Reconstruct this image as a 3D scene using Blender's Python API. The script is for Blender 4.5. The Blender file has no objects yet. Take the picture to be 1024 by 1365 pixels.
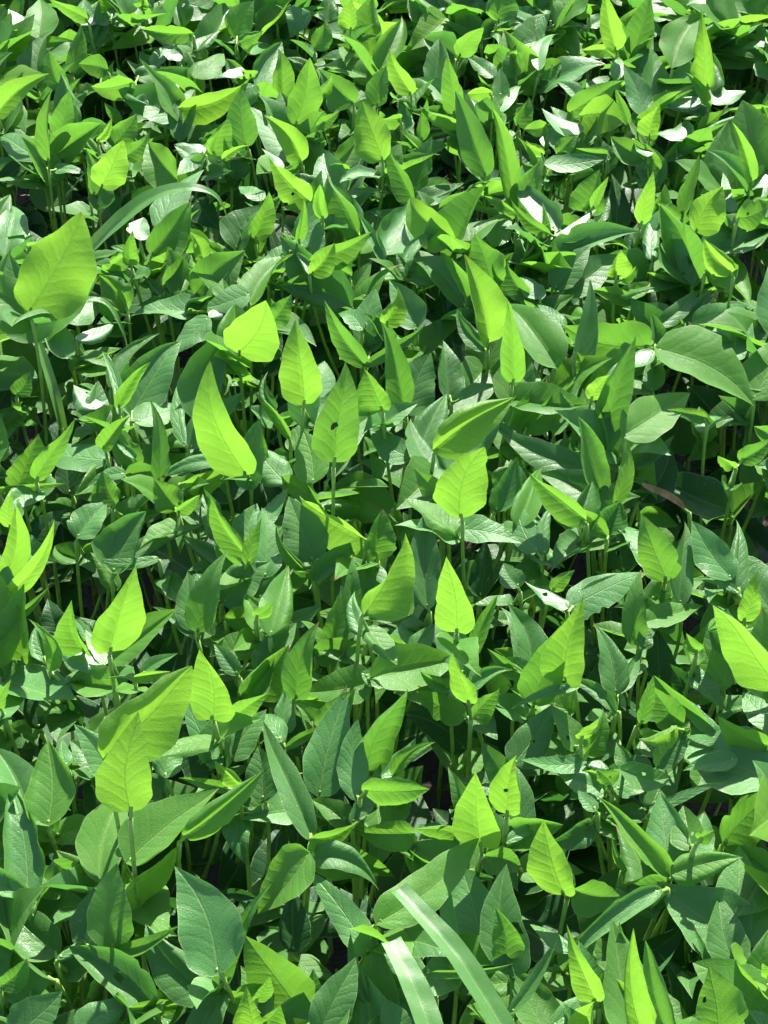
# leaves read off the photograph: tile origin, then "base x y, tip x y, width, class" in 350/1024 px steps
LEAVES = {
(0,0): """150 148 150 -30 115 L;130 155 35 50 70 W;150 340 160 115 100 M;280 285 320 110 65 G;70 170 275 150 45 G;-10 440 130 305 90 Y
235 350 190 210 70 G;520 320 370 355 85 Y;300 520 270 310 130 M;230 540 265 370 70 G;190 625 175 385 60 Y;150 620 0 505 90 P;175 650 175 490 40 M
210 610 385 495 110 G;210 660 330 655 40 P;5 720 100 630 70 D;395 725 475 580 120 Y;370 755 335 590 45 G;375 750 495 650 100 D;20 1000 70 760 120 M
-20 930 50 755 80 M;110 960 210 960 40 Y;590 990 735 800 120 G;545 935 560 850 80 W;620 890 775 660 110 P;475 810 640 720 50 D;690 700 570 555 110 G
490 610 585 540 70 G;450 560 530 455 95 G;380 550 428 470 40 Y;470 480 415 405 45 G;640 470 485 430 110 M;700 550 715 310 80 M;530 300 700 250 90 M
700 420 970 325 110 Y;680 360 635 320 45 W;960 570 930 370 105 G;830 600 880 465 75 Y;790 600 705 695 60 P;800 590 690 550 40 W;900 690 790 590 60 M
900 690 975 650 90 M;870 620 960 575 30 Y;1020 780 940 690 60 P;920 970 1020 790 120 M;790 1010 750 915 60 Y;510 1030 515 905 60 Y;430 60 420 -40 110 G
430 60 545 0 70 P;420 75 320 90 45 W;345 75 200 15 50 Y;555 -10 575 25 30 Y;750 130 560 115 60 Y;790 190 890 0 110 M;710 110 680 -20 90 M
755 300 870 180 95 L;920 150 990 10 110 G;930 170 1020 130 50 G;950 270 845 290 35 W;420 270 310 260 80 G;600 260 670 150 50 M;705 235 630 190 35 W
330 960 240 1030 60 P;130 490 60 420 70 D;560 640 640 560 70 D;770 780 850 880 90 D;990 330 930 420 60 P""",
(340,0): """85 80 -60 -40 120 G;170 30 150 115 85 P;160 60 250 -20 80 D;290 90 300 -30 70 M;375 115 365 0 75 Y;450 220 450 -10 115 G;480 265 592 60 100 L
230 190 280 85 70 G;20 350 98 168 110 M;110 380 105 205 75 G;50 445 35 295 70 D;160 480 210 248 105 Y;235 370 300 300 50 Y;385 400 265 275 100 G
300 440 375 335 60 M;475 410 515 262 75 G;610 365 518 213 70 Y;690 330 715 160 80 M;785 225 660 145 80 M;795 215 878 105 75 Y;880 155 1020 50 75 M
950 80 970 -40 110 G;670 80 600 0 60 G;690 60 730 -20 70 M;930 300 835 215 50 P;1010 215 925 275 90 G;770 450 635 290 70 M;780 440 735 250 75 Y
870 430 780 320 50 P;925 360 830 370 55 Y;870 460 1022 330 70 P;960 400 960 270 55 M;900 680 795 375 100 G;900 710 805 480 70 M;800 500 650 440 65 Y
570 600 800 520 70 D;650 545 660 390 50 G;1010 800 930 440 75 G;180 630 0 455 120 P;180 625 50 465 85 Y;240 490 335 445 45 Y;500 620 400 420 110 Y
310 640 410 520 70 G;340 755 265 580 105 M;350 750 420 560 80 D;570 460 485 465 65 Y;590 510 575 410 60 P;620 740 685 550 95 M;620 785 500 605 75 G
620 790 795 700 70 M;355 780 520 712 30 P;215 785 50 640 110 Y;110 655 30 585 35 W;250 740 150 680 70 M;400 910 255 710 120 G;265 850 255 710 50 Y
410 900 275 720 60 M;220 990 210 820 115 P;170 940 200 798 35 Y;215 1020 440 910 75 Y;515 990 610 790 165 P;780 930 565 775 110 Y;495 1024 405 830 35 M
590 1020 695 890 45 P;830 970 745 960 45 W;950 1060 830 950 110 G;0 930 55 760 80 G;60 1060 130 935 80 M;680 830 850 850 70 D;720 810 850 745 60 G
980 760 790 790 60 D;1030 840 890 770 35 Y;930 960 1000 830 90 M;430 320 560 330 80 D;130 120 100 30 60 D;560 190 640 100 60 D""",
(674,0): """0 150 110 40 90 M;150 60 95 195 80 P;130 60 265 0 70 M;130 270 205 75 55 P;130 290 225 240 70 G;40 300 20 210 75 G;430 190 390 0 75 Y
440 195 288 208 40 Y;500 210 550 0 95 G;500 290 555 90 50 M;560 420 560 215 105 M;430 310 440 200 50 P;650 260 770 40 130 L;790 335 760 95 85 Y
800 0 710 10 60 W;785 145 915 42 50 P;1020 150 895 60 65 M;1040 320 985 225 70 P;690 350 585 285 65 P;700 370 720 220 100 D;800 410 712 290 35 Y
800 400 930 350 80 W;800 390 850 310 70 P;760 400 615 400 45 W;770 460 600 400 80 M;250 440 440 315 90 Y;290 450 465 470 130 Y;540 450 455 285 85 M
480 490 430 350 40 G;285 520 150 430 90 W;250 590 150 490 80 P;165 490 75 500 55 Y;150 600 80 560 50 Y;100 620 25 570 80 D;45 490 100 392 55 G
260 320 302 225 40 M;290 390 210 310 60 M;155 640 360 625 55 P;200 600 275 525 60 G;395 600 280 580 55 G;545 620 410 540 90 G;240 720 360 660 80 D
300 820 350 675 110 G;340 810 400 715 35 Y;560 530 600 425 70 Y;705 520 580 520 60 W;555 610 500 540 45 W;600 660 550 565 50 G;620 620 855 495 55 G
750 500 850 440 60 G;760 560 1040 450 75 M;960 700 895 495 50 Y;960 690 1035 510 90 M;1024 420 870 430 35 Y;870 790 855 665 35 P;40 820 130 645 110 G
200 900 60 720 110 W;170 910 0 805 50 Y;60 1024 165 815 60 G;180 930 340 820 40 W;215 945 400 870 70 W;90 930 40 880 50 W;160 1030 500 930 90 M
360 870 403 770 45 M;430 900 460 690 90 D;530 870 580 710 60 Y;600 860 640 730 90 G;690 830 770 620 60 G;740 900 845 745 110 Y;560 1040 495 865 70 D
570 1010 590 770 60 P;720 1050 600 820 110 G;770 980 1050 830 130 M;880 1060 780 930 90 Y;900 850 1040 800 90 Y;905 800 845 800 40 W;920 780 1040 660 110 M
330 60 270 -20 60 G;1024 180 925 168 30 P;640 690 560 560 60 D;900 330 860 200 60 D;330 160 250 90 60 D""",
(0,340): """115 215 320 -130 250 Y@.56;110 214 -140 10 150 G@.50;100 200 -60 20 90 P;310 70 585 35 65 G;500 210 380 90 130 G;200 230 390 150 130 P;470 230 345 190 60 G
800 220 520 200 90 P;800 225 530 150 80 P;815 245 670 350 90 P;970 150 810 190 90 P;930 378 1040 185 190 Y@.50;815 240 920 190 40 W;970 200 1110 -50 110 L
640 130 750 10 110 G;760 150 950 0 150 G;440 40 530 0 60 Y;65 545 110 460 70 G;265 400 140 220 100 P;300 330 440 260 50 W;300 420 480 300 120 D
280 400 200 500 90 D;430 510 590 290 60 M;460 590 570 410 50 Y;510 620 668 335 160 M;465 620 380 372 40 P;370 600 290 510 95 W;390 690 390 500 95 M
530 650 710 550 100 P;720 740 705 440 50 P;770 640 905 290 140 M;740 750 950 540 90 M;960 850 780 535 150 Y;620 880 605 590 60 G;400 750 480 640 60 Y
540 830 420 660 110 G;530 790 450 700 40 P;420 800 140 710 110 P;70 905 150 720 130 G;140 870 295 715 70 Y;0 910 240 905 40 Y;60 1050 40 905 100 P
40 1060 40 950 50 Y;870 800 650 850 60 P;710 890 930 822 60 Y;810 930 975 880 80 D;490 850 345 890 45 P;490 860 620 850 70 G;450 970 400 860 100 G
690 990 610 880 100 G;690 1000 775 935 45 Y;850 1050 785 900 90 M;870 1050 822 945 45 Y;390 1040 295 960 90 D;140 1030 270 980 60 D;-10 600 50 480 80 D
0 800 0 640 70 G;270 930 260 780 90 D;860 400 740 320 90 D""",
(340,340): """375 200 115 130 140 M;420 190 500 90 80 D;450 380 470 145 105 M;430 430 290 190 75 G;420 290 330 200 70 P;510 265 575 155 75 Y;430 430 640 280 40 G
630 280 510 100 110 M;820 200 650 -20 120 M;825 160 735 0 50 G;930 130 850 -60 140 G;1024 160 935 15 50 G;910 335 855 65 135 Y;900 370 790 220 60 M
1010 490 990 210 80 Y;780 360 740 150 120 D;195 575 155 315 135 Y@.52;195 590 270 410 120 M;160 560 110 450 70 D;310 800 375 465 150 H@.53;230 885 180 690 125 L
290 870 490 585 90 M;225 620 80 610 90 D;135 710 0 560 40 G;120 890 0 740 120 P;0 850 10 690 60 G;580 590 520 290 85 G;595 620 680 400 170 M
500 600 430 465 100 Y;420 600 470 430 80 D;760 560 752 338 110 M;820 520 780 350 90 D;630 785 740 545 130 M;610 790 455 680 100 P;700 755 1000 580 110 Y@.52
760 850 970 600 190 M;1030 720 950 650 40 P;800 1020 875 765 175 Y@.52;740 1030 640 860 100 G;740 1000 650 780 100 M;380 970 400 820 90 D;250 970 55 890 70 G
20 1060 125 925 60 P;940 1000 1010 800 100 M;930 890 1000 830 50 G;800 560 940 500 40 M;80 600 20 465 50 M;20 460 110 310 90 D;70 260 130 170 80 G
220 70 300 -30 70 Y;210 75 165 0 35 W;375 80 280 20 70 G;620 90 560 0 70 M;480 700 560 760 60 D""",
(674,340): """200 435 20 145 150 L;70 545 85 380 75 M;280 490 330 130 70 M;560 350 245 300 190 G;585 360 565 235 40 M;590 365 960 545 190 L@.50;580 375 395 440 60 W
390 680 505 370 110 G;570 530 585 370 70 M;460 705 712 502 150 L;890 410 900 170 140 P;965 560 1060 330 170 L;830 640 720 510 120 D;785 640 650 605 45 G
490 820 640 710 40 M;400 830 520 700 80 D;430 970 475 745 55 G;370 920 330 655 105 G;310 840 0 665 100 M;0 680 200 500 110 G;70 680 260 500 80 G
190 700 280 530 60 M;420 1000 160 835 130 M;310 1030 95 875 90 Y;50 1060 125 805 90 L;20 950 30 805 90 M;880 1000 590 860 130 D;700 985 540 900 24 B@.465
530 960 640 750 130 D;950 720 910 550 80 D;915 800 1040 720 70 G;890 830 830 780 45 Y;1050 720 975 680 70 G;540 225 520 -10 80 D;730 120 620 -20 140 M
780 60 910 60 100 Y;620 300 785 150 100 M;590 280 760 130 60 M;735 260 975 160 80 M;490 185 350 135 60 G;430 75 440 -20 70 Y;455 95 505 50 35 Y
220 150 420 -10 120 M;190 130 310 -40 100 M;140 170 60 70 70 P;80 170 0 50 70 G;600 345 700 300 35 G;950 350 1030 270 60 M;230 280 130 180 50 P
330 560 400 470 60 Y;320 470 280 380 60 G""",
(0,680): """15 285 30 -20 95 Y;35 325 185 120 65 Y;300 105 400 -30 110 M;440 240 560 20 170 M;445 240 800 62 60 M;615 190 375 185 35 P;430 545 515 250 145 Y@.54
425 595 680 405 105 L;400 610 220 510 90 W;410 600 335 480 60 W;330 545 280 385 85 Y;345 510 270 415 40 P;215 620 155 455 60 Y;180 585 130 445 70 P
460 690 265 645 110 L;440 740 500 570 80 M;410 960 708 617 190 Y@.57;580 930 728 670 100 M;510 1170 550 850 190 Y@.58;550 640 690 570 45 M;525 650 640 640 30 Y
830 810 800 558 150 Y@.52;850 1000 715 700 85 P;870 1000 910 760 100 M;925 800 1020 750 70 Y;900 970 1030 790 110 M;830 1020 720 880 120 D;640 1040 680 880 100 M
770 470 840 195 105 G;760 470 740 250 90 M;770 500 605 350 50 M;870 360 1040 215 150 M;880 425 1060 370 80 G;960 180 835 -30 70 Y;965 210 1030 60 50 Y
890 150 800 -60 70 M;900 220 700 105 70 M;940 230 840 140 50 G;970 130 1010 -20 100 M;790 260 715 275 30 P;230 470 190 355 80 D;90 580 70 330 110 G
0 430 165 320 40 G;230 690 40 580 90 M;320 840 200 730 110 D;150 850 150 640 90 D;0 780 40 695 45 Y;260 1000 230 890 60 P;390 1010 280 890 80 M
940 720 1060 580 100 G;930 640 845 525 60 M;130 130 230 0 100 D""",
(340,680): """225 195 140 -40 150 M;40 260 60 0 110 M;425 110 175 -20 110 Y;215 255 70 105 45 G;228 270 420 128 60 M;470 175 500 15 90 G;430 400 612 138 140 Y@.55
450 420 705 225 90 M;430 490 385 325 75 P;385 400 395 205 55 G;300 505 345 310 130 G;60 485 135 215 120 L;0 415 60 370 50 Y;10 340 140 240 60 M
130 440 250 377 60 M;220 240 150 240 30 G;160 730 215 478 95 G;0 620 150 450 90 M;0 720 122 548 120 G;240 570 425 520 95 G;455 670 208 690 130 L
455 650 778 575 150 L;420 635 605 690 70 P;840 750 750 590 75 Y;820 800 640 710 95 G;850 810 940 695 110 G;760 690 650 640 60 G;850 700 990 615 60 P
810 640 730 362 115 M;790 470 735 225 125 Y@.50;670 380 670 40 115 M;840 570 938 355 50 G;880 335 900 130 90 D;750 90 655 -40 80 G;785 75 1024 115 100 P
1030 300 975 210 80 M;1050 650 918 547 50 G;1030 590 995 372 50 M;250 1110 350 712 150 M;430 1010 592 712 140 G;400 1130 380 850 110 P;470 1050 650 893 60 P
540 1030 670 915 50 G;225 1280 50 845 90 M;820 930 590 800 140 D;120 870 145 685 75 M;105 900 0 770 80 P;120 925 280 860 35 G;200 960 190 760 110 D
260 850 370 715 100 G;150 740 290 750 45 G;30 1130 20 935 120 M;580 525 460 465 45 G""",
(674,680): """240 380 85 285 60 W;250 380 530 265 140 P;260 380 465 260 60 P;610 260 455 -10 100 P;630 270 540 40 130 G;680 365 740 70 80 M;880 265 740 60 120 P
905 315 975 50 75 M;915 325 720 250 25 P;930 430 955 285 70 Y;1060 690 840 385 170 Y;530 440 757 358 90 L;540 430 650 235 110 G;510 520 515 290 80 G
540 540 560 455 60 M;600 660 600 480 100 D;430 715 375 450 115 M;435 710 522 540 50 M;430 785 260 655 50 M;230 660 300 405 140 Y@.49;100 600 20 372 100 M
110 750 198 460 140 G;205 640 240 465 20 M;285 690 45 750 35 P;90 640 0 575 45 M;30 990 185 760 130 M;310 980 65 1000 70 P;390 1000 310 990 40 W
310 950 415 812 90 G;290 890 355 810 50 Y;850 690 790 450 130 M;860 695 770 530 120 L;870 500 815 375 60 M;750 550 715 490 50 Y;670 850 540 710 110 G
820 880 600 660 100 G;830 880 690 685 60 P;530 830 575 670 50 G;665 840 535 900 60 Y;720 855 565 900 40 G;590 1000 720 850 90 M;470 1010 440 908 60 M
450 1010 640 1040 90 M;860 920 705 905 45 P;900 970 705 1005 70 P;1030 920 835 840 90 Y;1010 940 850 920 55 G;1060 850 942 692 100 P;460 240 450 90 130 D
395 100 260 -10 60 G;400 95 440 -20 110 M;120 160 40 -30 100 P;150 170 190 -20 60 P;180 310 260 240 50 G;110 310 0 200 110 D;700 720 640 600 90 D""",
(0,1015): """190 245 175 -60 190 L;110 210 -10 -60 120 M;110 560 40 120 165 M;-60 450 132 520 110 P;210 390 330 500 100 G;390 470 495 120 150 L;500 390 830 125 190 L
720 290 1008 88 90 Y;480 520 770 362 130 Y;440 725 440 440 150 G;340 730 400 480 160 M;230 750 0 525 150 M;200 850 -20 700 110 G;225 770 335 685 40 P
600 960 285 740 150 M;440 735 660 652 50 G;850 825 690 440 230 M@.49;850 930 585 660 150 M;850 900 970 555 70 G;510 960 790 970 70 G;300 1040 500 925 120 P
50 1080 240 915 170 M;990 1080 950 915 90 Y;870 940 1050 860 80 G;240 900 0 890 110 D;0 880 100 790 80 G;400 230 330 40 120 D;220 360 300 200 90 D
890 105 712 58 40 G;940 100 840 20 50 Y;850 520 1000 540 40 D;150 1060 60 980 120 D""",
(340,1015): """210 360 0 548 150 L;215 300 455 240 80 Y;220 350 515 410 130 G;220 365 470 450 100 M;450 750 205 430 110 P;480 628 835 298 150 L@.48;450 960 375 690 50 M
620 280 400 280 100 G;800 290 620 270 80 G;420 110 652 125 80 Y;380 240 480 40 60 M;880 325 890 30 150 Y;850 240 768 65 70 G;985 200 1000 0 110 Y
930 300 1060 190 80 D;890 370 1020 400 90 G;880 770 800 425 190 M;790 720 755 370 50 P;660 820 990 780 30 G;175 970 -30 720 190 G;250 1060 400 790 140 M
540 1080 500 930 120 M;0 1040 95 965 90 Y;0 930 50 858 50 Y;150 740 150 520 110 D;690 470 925 455 60 M;640 600 560 540 80 D;700 900 620 820 120 D""",
(674,1015): """60 350 50 30 90 M;0 315 172 232 40 P;400 110 210 20 110 P;415 95 360 40 90 G;400 40 312 10 30 W;425 105 635 45 105 P;560 190 700 0 130 M
565 195 822 80 40 P;640 440 420 128 90 L;640 440 610 145 150 M;650 440 905 378 120 L;750 300 810 280 50 Y;630 470 445 480 110 G;600 500 250 740 90 P
350 930 260 735 90 Y;380 920 330 790 70 G;230 515 135 270 120 Y;240 515 215 360 55 G;265 500 445 530 110 G;40 830 0 432 150 M;0 770 -30 600 110 G
260 740 120 610 70 P;20 980 200 725 50 M;100 930 260 750 120 D;480 780 700 660 120 D;420 890 435 650 55 G;540 1080 520 770 110 Y;640 1080 580 775 90 G
575 845 660 755 20 P;700 1010 640 780 120 D;900 810 860 545 140 M;785 795 745 660 25 M;1030 1010 758 790 190 L;1040 1060 950 970 50 P;830 1080 800 830 190 G
180 1030 495 905 70 P;340 1080 360 925 110 Y;850 310 1060 130 170 G;1050 450 870 340 110 G;990 190 910 105 35 G;930 75 815 45 35 P;355 190 290 115 50 P
460 400 550 300 100 D;470 430 412 280 30 G;1040 840 1005 785 50 Y;1060 700 965 640 80 D;720 570 820 480 90 D""",
}
# landmarks of the photograph (pixel, wording) that the labels are worded from
MARKS = [
 (440,570,"the leaf with a round hole"),(630,645,"the glowing leaf at centre"),(515,770,"the glowing leaf below centre"),
 (160,820,"the glowing leaf at lower left"),(175,960,"the huge yellow-green leaf"),(540,1290,"the two broad grass blades"),
 (235,260,"the long arching grass blade"),(50,365,"the huge leaf on left edge"),(318,435,"the round yellow leaf"),
 (745,165,"the white glaring leaf"),(880,665,"the brown withered scrap"),(815,430,"the big leaves spread sideways"),
 (860,545,"the broad two-toned leaf"),(1000,865,"the glowing leaf on right edge"),(645,1085,"the upright two-toned leaf at lower right"),
 (560,1150,"the long leaf above grass blades"),(270,1165,"the large dark cupped leaf"),(145,222,"the square yellow leaf"),
 (525,300,"the pale heart-shaped leaf"),(400,125,"the glowing leaf near top"),(940,60,"the glowing leaf at top right"),
 (645,405,"the pale pointed leaf"),(135,520,"the small white round leaf"),(100,30,"the top left corner"),
 (250,900,"the mottled glowing leaf"),(780,900,"the dark patched yellow leaf"),(740,780,"the notched pale leaf"),
 (880,1150,"the pale three-leaf fan"),(1000,1310,"the bottom right corner"),(40,1330,"the bottom left corner"),
 (500,880,"the pale spread leaf pair"),(620,910,"the small bright folded leaf"),(620,50,"the small yellow leaf near top"),
 (165,720,"the dark leaf over the deep gap"),(420,1000,"the tall pointed dark leaf"),
]
import bpy, math, random
import numpy as np
from mathutils import Vector, Matrix
random.seed(11)
R = random.Random(7)
S = bpy.context.scene
COL = S.collection
W0, H0 = 1024.0, 1365.0

# ---------------------------------------------------------------- camera
PITCH = math.radians(44.0); VT = 0.346; HT = VT*W0/H0
CAM = Vector((0, 0, 1.58))
FW = Vector((0, math.cos(PITCH), -math.sin(PITCH)))
UP = Vector((0, math.sin(PITCH), math.cos(PITCH)))
RT = Vector((1, 0, 0))
cd = bpy.data.cameras.new("camera"); cam = bpy.data.objects.new("camera", cd); COL.objects.link(cam)
cam.location = CAM; cam.rotation_euler = (math.pi/2-PITCH, 0, 0)
cd.sensor_fit = 'VERTICAL'; cd.sensor_height = 24; cd.lens = 12/VT; cd.clip_start = .02; cd.clip_end = 2000
cd.dof.use_dof = False
S.camera = cam

def ray(px, py):
    return (FW + RT*((px/W0-.5)*2*HT) + UP*((.5-py/H0)*2*VT))
def hit_h(px, py, h):
    d = ray(px, py); t = (h-CAM.z)/d.z; return CAM + d*t
def hit_plane(px, py, p, n):
    d = ray(px, py); t = (p-CAM).dot(n)/d.dot(n); return CAM + d*t
def proj(p):
    q = p-CAM; z = q.dot(FW)
    return ((q.dot(RT)/z/HT/2+.5)*W0, (.5-q.dot(UP)/z/VT/2)*H0)

# ---------------------------------------------------------------- light
SUN_EL, SUN_AZ = math.radians(46), math.radians(14)     # behind the crop, a little to the right
SUNV = Vector((math.sin(SUN_AZ)*math.cos(SUN_EL), math.cos(SUN_AZ)*math.cos(SUN_EL), math.sin(SUN_EL)))
sd = bpy.data.lights.new("sun", 'SUN'); so = bpy.data.objects.new("sun", sd); COL.objects.link(so)
sd.energy = 5.0; sd.angle = math.radians(.55); sd.color = (1, .965, .9)
so.rotation_euler = SUNV.to_track_quat('Z', 'Y').to_euler(); so.location = (0, 3, 5)
w = bpy.data.worlds.new("World"); S.world = w; w.use_nodes = True
nt = w.node_tree; sky = nt.nodes.new('ShaderNodeTexSky'); sky.sky_type = 'NISHITA'; sky.sun_disc = False
sky.sun_elevation = SUN_EL; sky.sun_rotation = SUN_AZ
bg = nt.nodes['Background']; bg.inputs['Strength'].default_value = .10
nt.links.new(sky.outputs[0], bg.inputs[0])
S.view_settings.view_transform = 'Standard'; S.view_settings.look = 'None'
S.view_settings.exposure = 1.47; S.view_settings.gamma = 1
S.cycles.max_bounces = 6; S.cycles.transmission_bounces = 6; S.cycles.diffuse_bounces = 4
S.cycles.use_denoising = True; S.cycles.use_adaptive_sampling = True; S.cycles.adaptive_threshold = .03

# ---------------------------------------------------------------- materials
class NT:
    def __init__(s, name):
        s.m = bpy.data.materials.new(name); s.m.use_nodes = True; s.t = s.m.node_tree; s.t.nodes.clear()
    def n(s, typ, **kw):
        nd = s.t.nodes.new(typ)
        for k, v in kw.items():
            if k.startswith('i_'):
                key = k[2:]; key = int(key) if key.isdigit() else key.replace('_', ' ')
                s.put(v, nd.inputs[key])
            else: setattr(nd, k, v)
        return nd
    def put(s, v, sock):
        if isinstance(v, bpy.types.NodeSocket): s.t.links.new(v, sock)
        elif isinstance(v, bpy.types.Node): s.t.links.new(v.outputs[0], sock)
        else: sock.default_value = v
    def math(s, op, a, b=0.0, c=None, clamp=False):
        nd = s.t.nodes.new('ShaderNodeMath'); nd.operation = op; nd.use_clamp = clamp
        s.put(a, nd.inputs[0]); s.put(b, nd.inputs[1])
        if c is not None: s.put(c, nd.inputs[2])
        return nd.outputs[0]
    def mix(s, f, a, b):
        nd = s.t.nodes.new('ShaderNodeMix'); nd.data_type = 'RGBA'
        s.put(f, nd.inputs[0]); s.put(a, nd.inputs[6]); s.put(b, nd.inputs[7]); return nd.outputs[2]
    def ramp(s, f, lo, hi):
        nd = s.t.nodes.new('ShaderNodeMapRange'); nd.interpolation_type = 'SMOOTHSTEP'
        s.put(f, nd.inputs[0]); nd.inputs[1].default_value = lo; nd.inputs[2].default_value = hi; return nd.outputs[0]

def rgb(r, g, b): return (r, g, b, 1)

def leaf_mat(name, top, top2, under, trans, tfac, rough=.42, spec=.5, par=False):
    q = NT(name)
    uv = q.n('ShaderNodeUVMap', uv_map='UVMap'); sep = q.n('ShaderNodeSeparateXYZ', i_0=uv)
    x = q.math('MULTIPLY_ADD', sep.outputs[0], 2.0, -1.0); v = sep.outputs[1]
    ax = q.math('ABSOLUTE', x)
    oi = q.n('ShaderNodeObjectInfo'); rnd = oi.outputs['Random']
    tc = q.n('ShaderNodeTexCoord')
    noi = q.n('ShaderNodeTexNoise', noise_dimensions='4D', i_Vector=tc.outputs['Object'], i_Scale=38.0, i_Detail=3.0,
              i_W=q.math('MULTIPLY', rnd, 37.0))
    warp = q.math('MULTIPLY', q.math('SUBTRACT', noi.outputs[0], .5), .13)
    # side veins: run outward and toward the tip
    side = q.math('GREATER_THAN', x, 0.0)
    ph = q.math('SUBTRACT', q.math('ADD', v, warp), q.math('MULTIPLY', ax, .36))
    ph = q.math('ADD', ph, q.math('MULTIPLY', q.math('MULTIPLY', ax, ax), .10))
    ph = q.math('ADD', q.math('MULTIPLY', ph, 7.0), q.math('MULTIPLY', side, .45))
    if par: ph = q.math('MULTIPLY', x, 11.0)
    fr = q.math('ABSOLUTE', q.math('SUBTRACT', q.math('FRACT', q.math('ADD', ph, 20.0)), .5))     # 0 on the vein
    vein = q.math('SUBTRACT', 1.0, q.ramp(fr, .0, .05))
    fine = q.n('ShaderNodeTexVoronoi', feature='DISTANCE_TO_EDGE', i_Vector=tc.outputs['Object'], i_Scale=420.0)
    net = q.math('SUBTRACT', 1.0, q.ramp(fine.outputs[0], .0, .16))
    mid = q.math('SUBTRACT', 1.0, q.ramp(ax, .012, .09 if par else .05))
    veins = q.math('MAXIMUM', q.math('MULTIPLY', vein, .34), mid)
    # colour
    nb = q.n('ShaderNodeTexNoise', noise_dimensions='4D', i_Vector=tc.outputs['Object'], i_Scale=22.0, i_Detail=4.0,
             i_Roughness=.6, i_W=q.math('MULTIPLY', rnd, 91.0))
    f = q.math('ADD', q.math('MULTIPLY', rnd, .65), q.math('MULTIPLY', q.ramp(nb.outputs[0], .3, .7), .35))
    base = q.mix(f, rgb(*top), rgb(*top2))
    light = q.mix(.6, rgb(*top2), rgb(.30, .42, .12))
    base = q.mix(q.math('MULTIPLY', veins, .5), base, light)
    spk = q.n('ShaderNodeTexNoise', i_Vector=tc.outputs['Object'], i_Scale=300.0, i_Detail=2.0)
    spot = q.math('MULTIPLY', q.ramp(spk.outputs[0], .66, .72), q.ramp(nb.outputs[0], .5, .62))
    base = q.mix(q.math('MULTIPLY', spot, .55), base, rgb(.34, .40, .20))
    und = q.mix(q.math('MULTIPLY', veins, .6), rgb(*under), rgb(.30, .42, .16))
    geo = q.n('ShaderNodeNewGeometry')
    colr = q.mix(geo.outputs['Backfacing'], base, und)
    ed = q.n('ShaderNodeUVMap', uv_map='Edge'); es = q.n('ShaderNodeSeparateXYZ', i_0=ed)
    rim = q.ramp(q.math('ABSOLUTE', es.outputs[0]), .93, 1.0)  # pale margin: highlight on the leaf's thin edge, painted into the colour
    colr = q.mix(q.math('MULTIPLY', rim, .55), colr, rgb(.30, .42, .16))
    tipb = q.math('MULTIPLY', q.math('LESS_THAN', rnd, .10), q.ramp(q.math('ADD', v, q.math('MULTIPLY', noi.outputs[0], .08)), .95, .99))
    if not par: colr = q.mix(q.math('MULTIPLY', tipb, .8), colr, rgb(.22, .13, .05))
    # relief
    n2 = q.n('ShaderNodeTexNoise', i_Vector=tc.outputs['Object'], i_Scale=150.0, i_Detail=3.0, i_Roughness=.6)
    bul = q.ramp(fr, .0, .28)
    hgt = q.math('ADD', q.math('MULTIPLY', bul, .28), q.math('MULTIPLY', noi.outputs[0], 1.1))
    hgt = q.math('SUBTRACT', hgt, q.math('MULTIPLY', mid, .5))
    hgt = q.math('ADD', q.math('SUBTRACT', hgt, q.math('MULTIPLY', net, .16)), q.math('MULTIPLY', n2.outputs[0], .5))
    bmp = q.n('ShaderNodeBump', i_Strength=(.25 if par else .3 if name == 'glossy_leaf' else .55), i_Distance=.0012, i_Height=hgt)
    rg = q.math('ADD', rough-.14, q.math('MULTIPLY', q.ramp(nb.outputs[0], .3, .7), .22))
    rg = q.math('ADD', rg, q.math('MULTIPLY', geo.outputs['Backfacing'], .2))
    pr = q.n('ShaderNodeBsdfPrincipled', i_Base_Color=colr, i_Roughness=rg, i_Normal=bmp)
    pr.inputs['Specular IOR Level'].default_value = spec
    tcol = q.mix(q.math('MULTIPLY', veins, .38), rgb(*trans), rgb(trans[0]*.45, trans[1]*.55, trans[2]*.5))
    tcol = q.mix(q.math('MULTIPLY', q.ramp(nb.outputs[0], .35, .7), .35), tcol, rgb(trans[0]*.62, trans[1]*.8, trans[2]*.8))
    tr = q.n('ShaderNodeBsdfTranslucent', i_Color=tcol, i_Normal=bmp)
    mx = q.n('ShaderNodeMixShader', i_0=tfac, i_1=pr.outputs[0], i_2=tr.outputs[0])
    out = q.n('ShaderNodeOutputMaterial'); q.t.links.new(mx.outputs[0], out.inputs[0])
    return q.m

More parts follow.
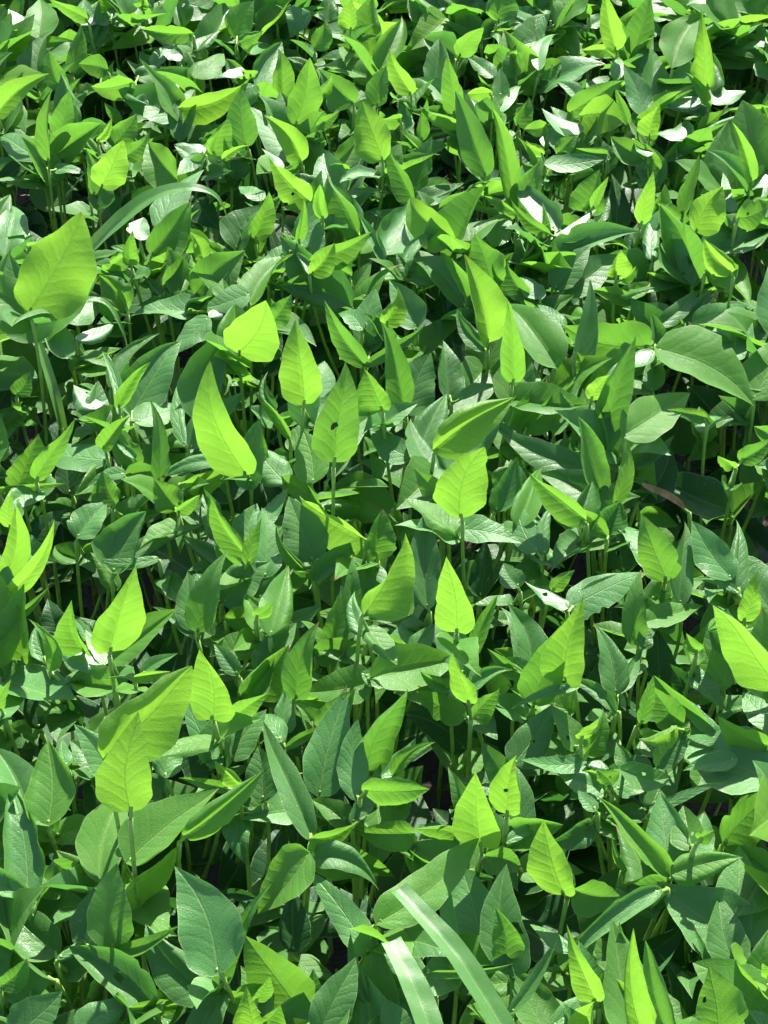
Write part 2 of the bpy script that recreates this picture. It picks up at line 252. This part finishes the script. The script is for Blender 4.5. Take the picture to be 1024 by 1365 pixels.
M = {
 'young':  leaf_mat('young_leaf',  (.12,.28,.035), (.16,.33,.045), (.15,.30,.055), (.26,.53,.042), .48, .50, .30),
 'light':  leaf_mat('light_leaf',  (.088,.245,.038), (.125,.295,.052), (.12,.26,.060), (.20,.45,.038), .46, .50, .30),
 'mid':    leaf_mat('green_leaf',  (.074,.200,.040), (.112,.255,.056), (.10,.23,.055), (.165,.41,.038), .44, .47, .30),
 'mature': leaf_mat('mature_leaf', (.064,.175,.044), (.098,.235,.062), (.090,.21,.068), (.12,.35,.045), .38, .44, .38),
 'shade':    leaf_mat('shaded_leaf',    (.020,.072,.024), (.038,.110,.036), (.045,.11,.032), (.06,.22,.025), .32, .46, .30),  # darker leaf green, the shade below the canopy put into its colour
 'waxy':   leaf_mat('waxy_leaf',   (.078,.220,.058), (.118,.280,.082), (.11,.24,.08), (.14,.38,.045), .32, .45, .38),
 'grass':  leaf_mat('grass_leaf',  (.075,.205,.042), (.12,.28,.065), (.12,.24,.08), (.26,.50,.06), .38, .36, .8, par=True),
 'glossy': leaf_mat('glossy_leaf', (.085,.210,.070), (.120,.260,.090), (.12,.22,.10), (.15,.38,.06), .30, .42, .5),
}
def simple_mat(name, c1, c2, rough, scale, bump=.3, dist=.002, tr=None):
    q = NT(name); tc = q.n('ShaderNodeTexCoord')
    no = q.n('ShaderNodeTexNoise', i_Vector=tc.outputs['Object'], i_Scale=scale, i_Detail=6.0, i_Roughness=.65)
    b = q.n('ShaderNodeBump', i_Strength=bump, i_Distance=dist, i_Height=no.outputs[0])
    p = q.n('ShaderNodeBsdfPrincipled', i_Base_Color=q.mix(q.ramp(no.outputs[0], .3, .7), rgb(*c1), rgb(*c2)), i_Roughness=rough, i_Normal=b)
    o = q.n('ShaderNodeOutputMaterial'); q.t.links.new(p.outputs[0], o.inputs[0]); return q.m
M['stalk'] = simple_mat('green_stalk', (.20,.36,.06), (.28,.44,.09), .42, 90)
M['stem'] = simple_mat('brown_green_stem', (.07,.13,.04), (.11,.17,.05), .55, 70)
M['soil'] = simple_mat('dark_soil', (.018,.013,.009), (.045,.033,.022), .95, 30, 1.0, .03)
M['dead'] = simple_mat('withered_leaf', (.25,.11,.04), (.50,.31,.16), .6, 60, .6, .003)

# ---------------------------------------------------------------- meshes
def mesh(name, verts, faces, mat, uvs=None, edge=None):
    me = bpy.data.meshes.new(name); me.from_pydata(verts, [], faces); me.materials.append(mat)
    me.polygons.foreach_set('use_smooth', [True]*len(faces))
    if uvs is not None:
        ul = me.uv_layers.new(name='UVMap')
        vi = np.empty(len(me.loops), dtype=np.int32); me.loops.foreach_get('vertex_index', vi)
        ul.data.foreach_set('uv', np.asarray(uvs, dtype=np.float32)[vi].ravel())
        if edge is not None:
            ue = me.uv_layers.new(name='Edge'); ue.data.foreach_set('uv', np.asarray(edge, dtype=np.float32)[vi].ravel())
    me.update(); return me

def leaf_mesh(L, Wd, mat, rnd, fold=.2, bend=0., twist=0., wave=.03, nu=12, nv=20, hole=None, shape=None):
    """local axes: +Y from base to tip, +X across, +Z the upper face"""
    a = rnd.uniform(.46, .60); b = rnd.uniform(.88, 1.20)
    if shape: a, b = shape
    vm = a/(a+b); fm = vm**a*(1-vm)**b
    asy = rnd.uniform(-.09, .09); ph = rnd.uniform(0, 6.28); ph2 = rnd.uniform(0, 6.28); kw = rnd.uniform(8, 14)
    sk = rnd.uniform(-.10, .10)*L; hook = rnd.uniform(-.06, .06)*L; curl_e = rnd.uniform(-.10, .14)
    V, U, E = [], [], []
    ecurl = rnd.choice([0, 0, 0, rnd.uniform(.25, .6), -rnd.uniform(.2, .5)]); eside = rnd.choice([-1, 1, 0])
    tipc = rnd.choice([0, 0, rnd.uniform(-.5, .5), -rnd.uniform(.3, .9)])
    bites = [(rnd.uniform(.2, .85), rnd.choice([-1, 1]), rnd.uniform(.06, .28), rnd.uniform(.018, .05)) for _ in range(rnd.choice([0, 0, 0, 1, 2]))]
    for j in range(nv+1):
        v = (j/nv); v = v*v*(3-2*v)*.35+v*.65
        f = (max(v, 1e-5)**a)*(max(1-v, 0)**b)/fm
        f = f*(1+.035*math.sin(v*23+ph2)) if 0 < j < nv else f
        f = max(f, .004)
        for i in range(nu+1):
            u = -1+2*i/nu
            hw = Wd/2*(1+asy*(1 if u > 0 else -1))
            bt = 1.0
            for bv, bs, bd, bw in bites:
                if bs*u > 0: bt -= bd*math.exp(-((v-bv)/bw)**2)*abs(u)**3
            x = u*f*hw*bt; au = abs(u)*f
            # midrib line bend (in plane)
            xc = sk*math.sin(math.pi*v) + hook*max(0, v-.7)**2*8
            y = v*L - au*au*.04*L + (.05*L*abs(u)*max(0, .12-v)*-4)
            z = fold*abs(x)*1.0 - .35*fold*abs(x)*au
            z += curl_e*Wd*.5*(abs(u)**3)*f
            z += wave*Wd*abs(u)**1.5*f*math.sin(kw*v+ph+(0 if u < 0 else 2.1))
            veinp = (v-.36*au+.10*au*au)*7+(.45 if u > 0 else 0)
            z += .0025*Wd*(abs(math.sin(math.pi*(veinp+.5)))-.5)*min(1, 4*abs(u))*min(1, 4*(1-v))
            if ecurl and (eside == 0 or eside*u > 0):
                k_ = max(0, abs(u)-.45)/.55; z += ecurl*Wd*.5*k_*k_*f; x -= (1 if u > 0 else -1)*abs(ecurl)*Wd*.16*k_*k_*f
            if tipc and v > .6: z += tipc*L*(v-.6)**2
            # bend along the length
            z += bend*L*(v*v) - bend*L*.0*v
            if twist:
                t = twist*v; x, z = x*math.cos(t)-z*math.sin(t)*1, x*math.sin(t)+z
            V.append((x+xc, y, z)); U.append((.5+.5*u*f, v)); E.append((u, v))
    F = []
    for j in range(nv):
        for i in range(nu):
            p = j*(nu+1)+i
            if hole:
                cx = -1+2*(i+.5)/nu; cy = (j+.5)/nv
            F.append((p, p+1, p+nu+2, p+nu+1))
    me = mesh('leaflet', V, F, mat, U, E)
    if hole:
        import bmesh
        bm = bmesh.new(); bm.from_mesh(me)
        hx, hy, hr = hole
        bmesh.ops.subdivide_edges(bm, edges=[e for e in bm.edges if (e.verts[0].co.xy-Vector((hx, hy))).length < hr*2.6], cuts=5, use_grid_fill=True)
        # push a ring of vertices to a clean round edge and drop the faces inside it
        dead = [v_ for v_ in bm.verts if (v_.co.xy-Vector((hx, hy))).length < hr*.92]
        bmesh.ops.delete(bm, geom=dead, context='VERTS')
        bm.to_mesh(me); bm.free()
        me.polygons.foreach_set('use_smooth', [True]*len(me.polygons))
    return me

def tube(name, pts, rad, mat, seg=7):
    V, F = [], []
    n = len(pts)
    for i, p in enumerate(pts):
        d = (pts[min(i+1, n-1)]-pts[max(i-1, 0)]).normalized()
        s = d.cross(Vector((.3, 1, .1))).normalized(); t = d.cross(s)
        for k in range(seg):
            an = 2*math.pi*k/seg; r = rad[i]
            V.append(p+s*math.cos(an)*r+t*math.sin(an)*r)
    for i in range(n-1):
        for k in range(seg):
            F.append((i*seg+k, i*seg+(k+1) % seg, (i+1)*seg+(k+1) % seg, (i+1)*seg+k))
    F.append(tuple(range(seg))[::-1]); F.append(tuple((n-1)*seg+k for k in range(seg)))
    return mesh(name, V, F, mat)
def bez(p0, p1, p2, n=9):
    return [p0*(1-t)**2+p1*2*t*(1-t)+p2*t*t for t in [i/(n-1) for i in range(n)]]
def link(name, me, parent, loc=None, mat=None):
    o = bpy.data.objects.new(name, me); COL.objects.link(o)
    if parent: o.parent = parent
    if mat is not None: o.matrix_local = mat
    elif loc is not None: o.location = loc
    return o

# ---------------------------------------------------------------- ground
gs = 400
me = mesh('soil', [(-gs, -gs, 0), (gs, -gs, 0), (gs, gs, 0), (-gs, gs, 0)], [(0, 1, 2, 3)], M['soil'])
g = link('ground', me, None); g['kind'] = 'structure'; g['label'] = 'dark soil under the dense bean crop'

# ---------------------------------------------------------------- the leaves of the photograph
#        normal elevation, base height, material, fold, bend
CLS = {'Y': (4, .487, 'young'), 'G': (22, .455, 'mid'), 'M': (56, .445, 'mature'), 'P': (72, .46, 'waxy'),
       'W': (0, .475, 'glossy'), 'D': (45, .385, 'shade'), 'B': (50, .41, 'dead'), 'H': (16, .50, 'light'), 'L': (66, .47, 'light')}
recs = []
for (ox, oy), txt in LEAVES.items():
    for item in txt.replace('\n', ';').split(';'):
        if not item.strip(): continue
        a = item.split(); k = 350/1024
        bx, by, tx, ty, wd = [float(q) for q in a[:5]]
        recs.append(dict(b=(ox+bx*k, oy+by*k), t=(ox+tx*k, oy+ty*k), w=wd*k, c=a[5][0], h=float(a[5][2:]) if '@' in a[5] else None))

def solve(r, rnd):
    el, h, mk = CLS[r['c']]
    if r.get('h'): h = r['h']
    if r['c'] == 'M' and rnd.random() < (.45 if r['b'][1] < 500 else .2): mk = 'waxy'; el = 62  # far leaves take the paler tone more often, sunlit brightness put into colour
    if r['c'] == 'W':
        p = hit_h(*r['b'], h); n = ((CAM-p).normalized()+SUNV).normalized()
        n = (n+Vector((rnd.uniform(-.08, .08), rnd.uniform(-.08, .08), 0))).normalized()
    else:
        e = math.radians(el+rnd.uniform(-9, 9)); az = math.radians(rnd.uniform(-32, 32))
        # a leaf leaning sideways turns its face a little to that side
        az += math.radians(14)*max(-1, min(1, (r['t'][0]-r['b'][0])/60))*(1 if r['c'] in 'YG' else .3)
        n = Vector((math.sin(az)*math.cos(e), -math.cos(az)*math.cos(e), math.sin(e)))
        h += rnd.uniform(-.012, .012)
        p = hit_h(*r['b'], h)
    if r['t'][1] > r['b'][1]+8 and r['c'] != 'W': h += .02; p = hit_h(*r['b'], h)
    t = hit_plane(*r['t'], p, n)
    ax = (t-p); L = ax.length; ax.normalize()
    L = min(L, .19); sx = ax.cross(n).normalized()
    mid = p+ax*L*.5
    a0 = proj(mid); a1 = proj(mid+sx*.01)
    # apparent width is measured square to the leaf's axis on the picture
    dx, dy = r['t'][0]-r['b'][0], r['t'][1]-r['b'][1]; dl = math.hypot(dx, dy)
    pw = abs((a1[0]-a0[0])*dy/dl-(a1[1]-a0[1])*dx/dl)/.01
    Wd = r['w']/max(pw, 1e-3)
    if r['c'] != 'B' and Wd > L*1.05: Wd = L*1.05
    r.update(p=p, n=n, ax=ax, sx=sx, L=L, Wd=Wd, mk=mk)
rr = random.Random(5)
for r in recs: solve(r, rr)

# stalks: leaflets whose bases sit together share one leaf stalk; close stalks share one plant
stalks = []
for r in sorted(recs, key=lambda r: -r['b'][1]):
    sc = .6+.5*r['b'][1]/H0
    best = None
    for s in stalks:
        d = math.hypot(s['c'][0]-r['b'][0], s['c'][1]-r['b'][1])
        if d < 24*sc and len(s['l']) < 3 and (s['z']-r['p'].z)**2 < .06**2 and (best is None or d < best[0]): best = (d, s)
    if best: best[1]['l'].append(r)
    else: stalks.append(dict(c=r['b'], z=r['p'].z, l=[r]))
plants = []
for s in stalks:
    # the leaflets that complete a stalk's set of three, a little lower and behind the ones read off
    big = max(s['l'], key=lambda r: r['L']*r['Wd'])
    far = s['c'][1] < 470
    for k in range(3-len(s['l'])+(1 if far else 0)):
        if big['c'] == 'B': break
        a0 = math.atan2(big['ax'].y, big['ax'].x)+rr.choice([-1, 1])*rr.uniform(1.2, 2.4)
        el = math.radians(rr.uniform(10, 65) if far else rr.uniform(-12, 60)); y = Vector((math.cos(a0)*math.cos(el), math.sin(a0)*math.cos(el), math.sin(el)))
        n = Vector((-math.cos(a0)*math.sin(el), -math.sin(a0)*math.sin(el), math.cos(el)))
        n = Matrix.Rotation(rr.uniform(-.5, .5), 3, y) @ n
        L = min(.10, max(.045, (big['L']*rr.uniform(.75, 1.0)) if far else big['L']*rr.uniform(.55, .85)))
        s['l'].append(dict(c=rr.choice('MMGLD'), p=s['l'][0]['p']-Vector((0, -.006, rr.uniform(.022, .05))), ax=y, n=n, sx=y.cross(n), L=L, Wd=L*rr.uniform(.44, .60), extra=1,
                           mk=rr.choice(['mature', 'waxy', 'mid', 'light']), b=big['b'], t=big['t'], w=1.0))
ALL = [(s, r) for s in stalks for r in s['l']]
for s0, h in ALL:
    if h['c'] not in 'YLWHB' or 'extra' in h or h['w'] < 18: continue
    c = h['p']+h['ax']*h['L']*.55
    for s1, r in ALL:
        if r is h: continue
        q = r['p']+r['ax']*r['L']*.5-c
        if q.length > .45: continue
        for kind, dv in (('sun', SUNV), ('cam', (CAM-c).normalized())):
            t = q.dot(dv)
            if t < .004: continue
            dist = (q-dv*t).length
            if dist < .42*(h['L']+r['L'])*.5+.006:
                if 'extra' in r: r['cut'] = 1
                elif kind == 'sun' and h['c'] in 'YL' and h['w'] > 30 and r['c'] not in 'YLWHB' and not r.get('low'):
                    r['low'] = 1
                    for rr_ in s1['l']: rr_['p'] = rr_['p']-(CAM-rr_['p']).normalized()*.035
for s in stalks: s['l'] = [r for r in s['l'] if 'cut' not in r]
print('cut', sum('cut' in r for _, r in ALL), 'low', sum('low' in r for _, r in ALL))
for s in stalks:
    s['n'] = sum((r['p'] for r in s['l'] if 'extra' not in r), Vector())/sum('extra' not in r for r in s['l'])
    sc = .6+.5*s['c'][1]/H0
    best = None
    for p in plants:
        d = (p['n'].xy-s['n'].xy).length
        if d < .082 and len(p['s']) < 5 and (best is None or d < best[0]): best = (d, p)
    if best: best[1]['s'].append(s)
    else: plants.append(dict(n=s['n'].copy(), s=[s]))

LOOK = {'Y': 'bright yellow-green', 'G': 'fresh green', 'M': 'mid green', 'P': 'pale glossy', 'W': 'white glinting', 'D': 'dark shaded', 'B': 'brown withered', 'H': 'holed pale green', 'L': 'light green'}
def build_leaf(r, parent, node, rnd):
    wdr = r['Wd']/r['L']
    c = r['c']
    fold = rnd.uniform(.15, .7) if wdr > .45 else rnd.uniform(.4, .9)
    if rnd.random() < .12: fold = rnd.uniform(.8, 1.4)
    if c == 'W': fold = rnd.uniform(.05, .15)
    if c == 'P': fold = rnd.uniform(-.1, .35)
    bend = {'Y': -.10, 'G': -.10, 'M': -.12, 'P': -.16, 'W': -.05, 'D': -.14, 'B': .1, 'H': -.05, 'L': -.12}[c]*rnd.uniform(.3, 2.2)
    if rnd.random() < .2: bend = -bend*.6
    tw = rnd.uniform(-.55, .55)
    if r['w'] > 52: fold = min(fold, rnd.uniform(.12, .3)); tw *= .4; bend *= .5
    hole = (-.18*r['Wd'], r['L']*.40, .0042) if c == 'H' else ((rnd.uniform(-.25, .25)*r['Wd'], r['L']*rnd.uniform(.3, .65), rnd.uniform(.0016, .003)) if rnd.random() < .06 and r['L'] < .1 else None)
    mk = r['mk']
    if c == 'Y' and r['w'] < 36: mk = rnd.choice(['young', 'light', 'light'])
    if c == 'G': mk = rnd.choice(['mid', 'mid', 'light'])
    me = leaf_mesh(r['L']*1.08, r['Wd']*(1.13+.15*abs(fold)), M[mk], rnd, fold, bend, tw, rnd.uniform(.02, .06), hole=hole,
                   shape=(.4, .4) if c == 'B' else None)
    n = r['n']; y = r['ax']; x = y.cross(n).normalized(); z = x.cross(y)
    m = Matrix((( x.x, y.x, z.x, r['p'].x-node.x), (x.y, y.y, z.y, r['p'].y-node.y), (x.z, y.z, z.z, r['p'].z-node.z), (0, 0, 0, 1)))
    o = link('leaflet', me, parent, mat=m)
    if c in 'YWBH' or (c == 'P' and rnd.random() < .4):
        o['label'] = LOOK[c]+' leaflet' + (' with a round hole' if c == 'H' else '')
    return o

hr = random.Random(21)
roots = []
for p in plants:
    base = Vector((p['n'].x+hr.uniform(-.02, .02), p['n'].y+hr.uniform(-.01, .03), 0))
    top = base+Vector((hr.uniform(-.01, .01), hr.uniform(-.01, .01), hr.uniform(.14, .22)))
    root = bpy.data.objects.new('bean_plant', None); COL.objects.link(root); root.location = base; root.empty_display_size = .05
    pts = bez(Vector((0, 0, -.01)), Vector((hr.uniform(-.01, .01), hr.uniform(-.01, .01), .1)), top-base, 6)
    link('stem', tube('stem', pts, [.0036, .0034, .0032, .003, .0029, .0028], M['stem']), root)
    for s in p['s']:
        nd = s['n'].copy(); mdir = sum((r['ax'] for r in s['l']), Vector())/len(s['l'])
        nd -= mdir*.006; nd.z -= .004
        lo = top-nd
        c1 = Vector((-mdir.x*.02+hr.uniform(-.008, .008), hr.uniform(-.008, .008)-mdir.y*.01, -.10))
        pp = bez(Vector((0, 0, 0)), c1, lo, 9)
        me = tube('leaf_stalk', pp, [.0024, .0020, .0020, .0020, .0021, .0022, .0023, .0024, .0026], M['stalk'])
        st = link('leaf_stalk', me, root, loc=nd-base)
        for r in s['l']:
            lf = build_leaf(r, st, nd, hr)
        # short stalklets joining each leaflet to the node
        for r in s['l']:
            q = r['p']-nd+r['ax']*.004
            link('stalklet', tube('stalklet', bez(Vector((0, 0, 0)), q*.5+Vector((0, 0, -.002)), q, 4), [.0017]*4, M['stalk'], 6), st)
    p['root'] = root; roots.append(p)

# labels: by look and by the nearest landmark
def sector(dx, dy):
    a = math.degrees(math.atan2(-dy, dx)) % 360
    return ['right of', 'above right of', 'above', 'above left of', 'left of', 'below left of', 'below', 'below right of'][int(((a+22.5) % 360)//45)]
ORD = ['nearest one', 'second one', 'third one', 'fourth one', 'fifth one', 'sixth one', 'seventh one', 'eighth one', 'ninth one', 'tenth one']
buck = {}
for p in plants:
    ls = [r for s in p['s'] for r in s['l']]
    big = max(ls, key=lambda r: r['w']*math.hypot(r['t'][0]-r['b'][0], r['t'][1]-r['b'][1])*(1 if r['c'] != 'D' else .5))
    cx, cy = (big['b'][0]+big['t'][0])/2, (big['b'][1]+big['t'][1])/2
    p['px'] = (cx, cy); p['big'] = big; p['cnt'] = len(ls)
own = {}
for i, mk in enumerate(MARKS):
    best = min(plants, key=lambda p: min(math.hypot((r['b'][0]+r['t'][0])/2-mk[0], (r['b'][1]+r['t'][1])/2-mk[1]) for s in p['s'] for r in s['l'] if r['w'] > 8))
    if id(best) not in own and 'corner' not in mk[2] and 'grass' not in mk[2][-14:]: own[id(best)] = mk[2]
for p in plants:
    if id(p) in own: continue
    i = min(range(len(MARKS)), key=lambda i: math.hypot(p['px'][0]-MARKS[i][0], p['px'][1]-MARKS[i][1]))
    dx, dy = p['px'][0]-MARKS[i][0], p['px'][1]-MARKS[i][1]
    buck.setdefault((i, 'counting out from' if 'corner' in MARKS[i][2] else sector(dx, dy), LOOK[p['big']['c']]), []).append((math.hypot(dx, dy), id(p), p))
for p in plants:
    if id(p) in own: p['root']['label'] = 'bean plant that carries '+own[id(p)]
for (i, sec, look), lst in buck.items():
    lst.sort(key=lambda t: t[0])
    for k, (_, _, p) in enumerate(lst):
        nm = 'single' if p['cnt'] == 1 else ''
        if 'corner' in MARKS[i][2] and k == 0: t = f"{look} bean plant nearest to {MARKS[i][2]}"
        elif len(lst) == 1: t = f"{look} bean plant {sec} {MARKS[i][2]}"
        else: t = f"{look} bean plant, {ORD[k]} {sec} {MARKS[i][2]}"
        p['root']['label'] = t
for p in plants:
    p['root']['category'] = 'bean plant'; p['root']['group'] = 'bean plants of the crop'

# ---------------------------------------------------------------- lower bean plants that fill the crop
pr = random.Random(99)
def proto(height, spread, mats, nst):
    root = bpy.data.objects.new('bean_plant', None); COL.objects.link(root); root.empty_display_size = .05
    top = Vector((pr.uniform(-.01, .01), pr.uniform(-.01, .01), height*.55))
    link('stem', tube('stem', bez(Vector((0, 0, -.01)), Vector((.01, 0, height*.3)), top, 6), [.0036, .0034, .0032, .003, .0029, .0028], M['stem']), root)
    for k in range(nst):
        a = 2*math.pi*(k+pr.uniform(-.25, .25))/nst
        rad = pr.uniform(.3, 1)*spread; hz = height*pr.uniform(.72, 1) if k else height
        nd = Vector((math.cos(a)*rad, math.sin(a)*rad, hz))
        lo = Vector((0, 0, height*pr.uniform(.25, .5)))-nd
        st = link('leaf_stalk', tube('leaf_stalk', bez(Vector((0, 0, 0)), Vector((-nd.x*.1, -nd.y*.1, -hz*.3)), lo, 8), [.0017]*8, M['stalk'], 6), root, loc=nd)
        for q in (-1, 0, 1):
            az = a+q*pr.uniform(1.2, 1.7)+pr.uniform(-.3, .3)
            el = math.radians(pr.uniform(-15, 62) if q else pr.uniform(0, 70))
            L = pr.uniform(.08, .115); Wd = L*pr.uniform(.58, .76)
            y = Vector((math.cos(az)*math.cos(el), math.sin(az)*math.cos(el), math.sin(el)))
            n = Vector((-math.cos(az)*math.sin(el), -math.sin(az)*math.sin(el), math.cos(el)))
            roll = Matrix.Rotation(pr.uniform(-.5, .5), 3, y); n = roll @ n
            x = y.cross(n).normalized(); z = x.cross(y)
            b = y*.012
            m = Matrix(((x.x, y.x, z.x, b.x), (x.y, y.y, z.y, b.y), (x.z, y.z, z.z, b.z), (0, 0, 0, 1)))
            me = leaf_mesh(L, Wd, M[pr.choice(mats)], pr, pr.uniform(.05, .5), pr.uniform(-.25, .02), pr.uniform(-.4, .4), pr.uniform(.02, .06), 8, 14)
            link('leaflet', me, st, mat=m)
    return root
def copy_tree(o, parent=None):
    c = o.copy(); COL.objects.link(c); c.parent = parent
    for ch in o.children: copy_tree(ch, c)
    return c
protos = [proto(pr.uniform(.18, .31), .06, ['shade', 'shade', 'shade', 'mature'], 4) for _ in range(7)]
tall = [proto(pr.uniform(.42, .47), .06, ['mature', 'mid', 'mid', 'young', 'waxy'], 5) for _ in range(6)]
SP = .132
cand = []
for y in [i*SP for i in range(3, 31)]:
    for k in range(-13, 14):
        x = k*SP+pr.uniform(-.04, .04); yy = y+pr.uniform(-.04, .04)
        p0 = proj(Vector((x, yy, .33))); p1 = proj(Vector((x, yy, .47)))
        inside = -40 < p0[0] < W0+40 and -60 < p0[1] < H0+60
        near = -260 < p0[0] < W0+260 and -420 < p0[1] < H0+330
        out1 = not (0 < p1[0] < W0 and 25 < p1[1] < H0+30)
        if inside: cand.append((yy if 0 < p0[0] < W0 else yy+9, x, yy, 0))
        if near and out1: cand.append((99, x, yy, 1))
cand.sort()
NLOW = max(0, 296-len(plants)); nlow = 0
acc = {}
used = set()
for _, x, yy, kind in cand:
    lst = (protos, tall)[kind]; i = pr.randrange(len(lst)); o = lst[i]
    rot = pr.uniform(0, 6.28); sc = pr.uniform(.88, 1.08)
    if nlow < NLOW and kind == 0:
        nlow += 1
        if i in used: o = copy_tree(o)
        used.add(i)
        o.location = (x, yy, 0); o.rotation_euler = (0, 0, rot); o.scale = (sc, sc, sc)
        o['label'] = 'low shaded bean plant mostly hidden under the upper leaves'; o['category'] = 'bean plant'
        o['group'] = 'low bean plants under the canopy'
    else:
        acc.setdefault((kind, i), []).append(Matrix.Translation((x, yy, 0)) @ Matrix.Rotation(rot, 4, 'Z') @ Matrix.Scale(sc, 4))
def flat(o, m, out):
    mm = m @ Matrix.LocRotScale(o.location, o.rotation_euler, Vector((1, 1, 1)))
    if o.type == 'MESH': out.append((o.data, mm))
    for ch in o.children: flat(ch, mm, out)
keys = sorted(M); vs, fs, uvl, edl, mi, off = [], [], [], [], [], 0
for (kind, i), mats in acc.items():
    parts = []
    for ch in (protos, tall)[kind][i].children: flat(ch, Matrix(), parts)
    for me, lm in parts:
        n = len(me.vertices); co = np.empty(n*3); me.vertices.foreach_get('co', co); co = np.c_[co.reshape(-1, 3), np.ones(n)]
        nl = len(me.loops); lv = np.empty(nl, dtype=np.int64); me.loops.foreach_get('vertex_index', lv)
        uu = np.zeros(nl*2, dtype=np.float32)
        if me.uv_layers: me.uv_layers[0].data.foreach_get('uv', uu)
        ee = np.zeros(nl*2, dtype=np.float32)
        if len(me.uv_layers) > 1: me.uv_layers[1].data.foreach_get('uv', ee)
        polys = [list(p.vertices) for p in me.polygons]
        k = keys.index(next(q for q in M if M[q] == me.materials[0]))
        for m in mats:
            vs.append((co @ np.array(m @ lm).T)[:, :3]); uvl.append(uu); edl.append(ee)
            fs.extend([[a+off for a in p] for p in polys]); mi.extend([k]*len(polys)); off += n
me = bpy.data.meshes.new('bean_crop'); me.from_pydata(np.vstack(vs).tolist(), [], fs)
for k in keys: me.materials.append(M[k])
me.polygons.foreach_set('material_index', mi); me.polygons.foreach_set('use_smooth', [True]*len(fs))
ul = me.uv_layers.new(name='UVMap'); ul.data.foreach_set('uv', np.concatenate(uvl))
ul = me.uv_layers.new(name='Edge'); ul.data.foreach_set('uv', np.concatenate(edl)); me.update()
o = link('bean_crop', me, None); o['kind'] = 'stuff'; o['category'] = 'bean crop'
o['label'] = 'dense bean crop around and beneath the separate bean plants'
for kind, lst in enumerate((protos, tall)):
    for i, o in enumerate(lst):
        if kind or i not in used:
            for ch in list(o.children_recursive): bpy.data.objects.remove(ch)
            bpy.data.objects.remove(o)

# ---------------------------------------------------------------- grass blades
def blade(pts, wpx, label, blunt=False, mat='grass', foldz=.18):
    P = [hit_h(x, y, h) for x, y, h in pts]
    Q = []
    n = len(P)
    for i in range(n-1):                                 # Catmull-Rom
        p0, p1, p2, p3 = P[max(i-1, 0)], P[i], P[i+1], P[min(i+2, n-1)]
        for k in range(6):
            t = k/6
            Q.append(.5*((2*p1)+(p2-p0)*t+(2*p0-5*p1+4*p2-p3)*t*t+(3*p1-p0-3*p2+p3)*t**3))
    Q.append(P[-1])
    org = Vector((Q[0].x, Q[0].y, 0)); V, U, F = [], [], []
    N = len(Q); nu = 8
    z0 = (P[0]-CAM).dot(FW); wm = wpx*2*HT*z0/W0
    for i, p in enumerate(Q):
        d = (Q[min(i+1, N-1)]-Q[max(i-1, 0)]).normalized()
        s = d.cross(((CAM-p).normalized()+SUNV).normalized()).normalized(); nn = s.cross(d)
        t = i/(N-1)
        wv = wm*(.8+.2*math.sin(math.pi*min(1, t*1.2)))*(1 if blunt else max(.03, 1-t**3))
        for j in range(nu+1):
            u = -1+2*j/nu
            V.append(p-org+s*(u*wv/2)+nn*(abs(u)*wv*foldz+.02*wv*math.sin(i*1.3+u*2)))
            U.append((.5+.5*u, t*.12))
    for i in range(N-1):
        for j in range(nu):
            a = i*(nu+1)+j; F.append((a, a+1, a+nu+2, a+nu+1))
    me = mesh('grass_blade', V, F, M[mat], U)
    root = bpy.data.objects.new('grass_plant', None); COL.objects.link(root); root.location = org; root.empty_display_size = .05
    link('blade', me, root)
    cul = [Vector((0, 0, -.01)), Vector((0, 0, Q[0].z*.5)), Vector((0, 0, Q[0].z))]
    link('stem', tube('stem', bez(*cul, 5), [.0025]*5, M['stalk'], 6), root)
    root['label'] = label; root['category'] = 'grass'; root['group'] = 'grass blades among the beans'
blade([(92, 372, .42), (120, 335, .47), (160, 295, .51), (205, 262, .535), (250, 251, .545), (287, 261, .535), (304, 292, .50)], 25, 'wide arching grass blade bending over at upper left')
blade([(48, 452, .44), (75, 420, .47), (108, 401, .485), (142, 405, .48), (163, 440, .455), (172, 478, .42)], 11, 'thin curved grass blade hanging below the wide arching blade')
blade([(83, 572, .40), (70, 520, .44), (52, 460, .475), (38, 415, .50)], 15, 'straight narrow grass blade beside the huge left leaf', foldz=.35)
blade([(700, 1420, .53), (655, 1345, .54), (610, 1275, .55), (568, 1226, .555), (531, 1186, .555)], 36, 'long grass blade slanting to lower right, cut tip', True, foldz=.20)
blade([(588, 1420, .55), (566, 1350, .555), (545, 1300, .56), (521, 1255, .56)], 39, 'short broad whitish grass blade at the bottom edge', True, mat='grass', foldz=.14)
print('leaves', len(recs), 'stalks', len(stalks), 'plants', len(plants), 'low', nlow, 'objects', len(bpy.data.objects))
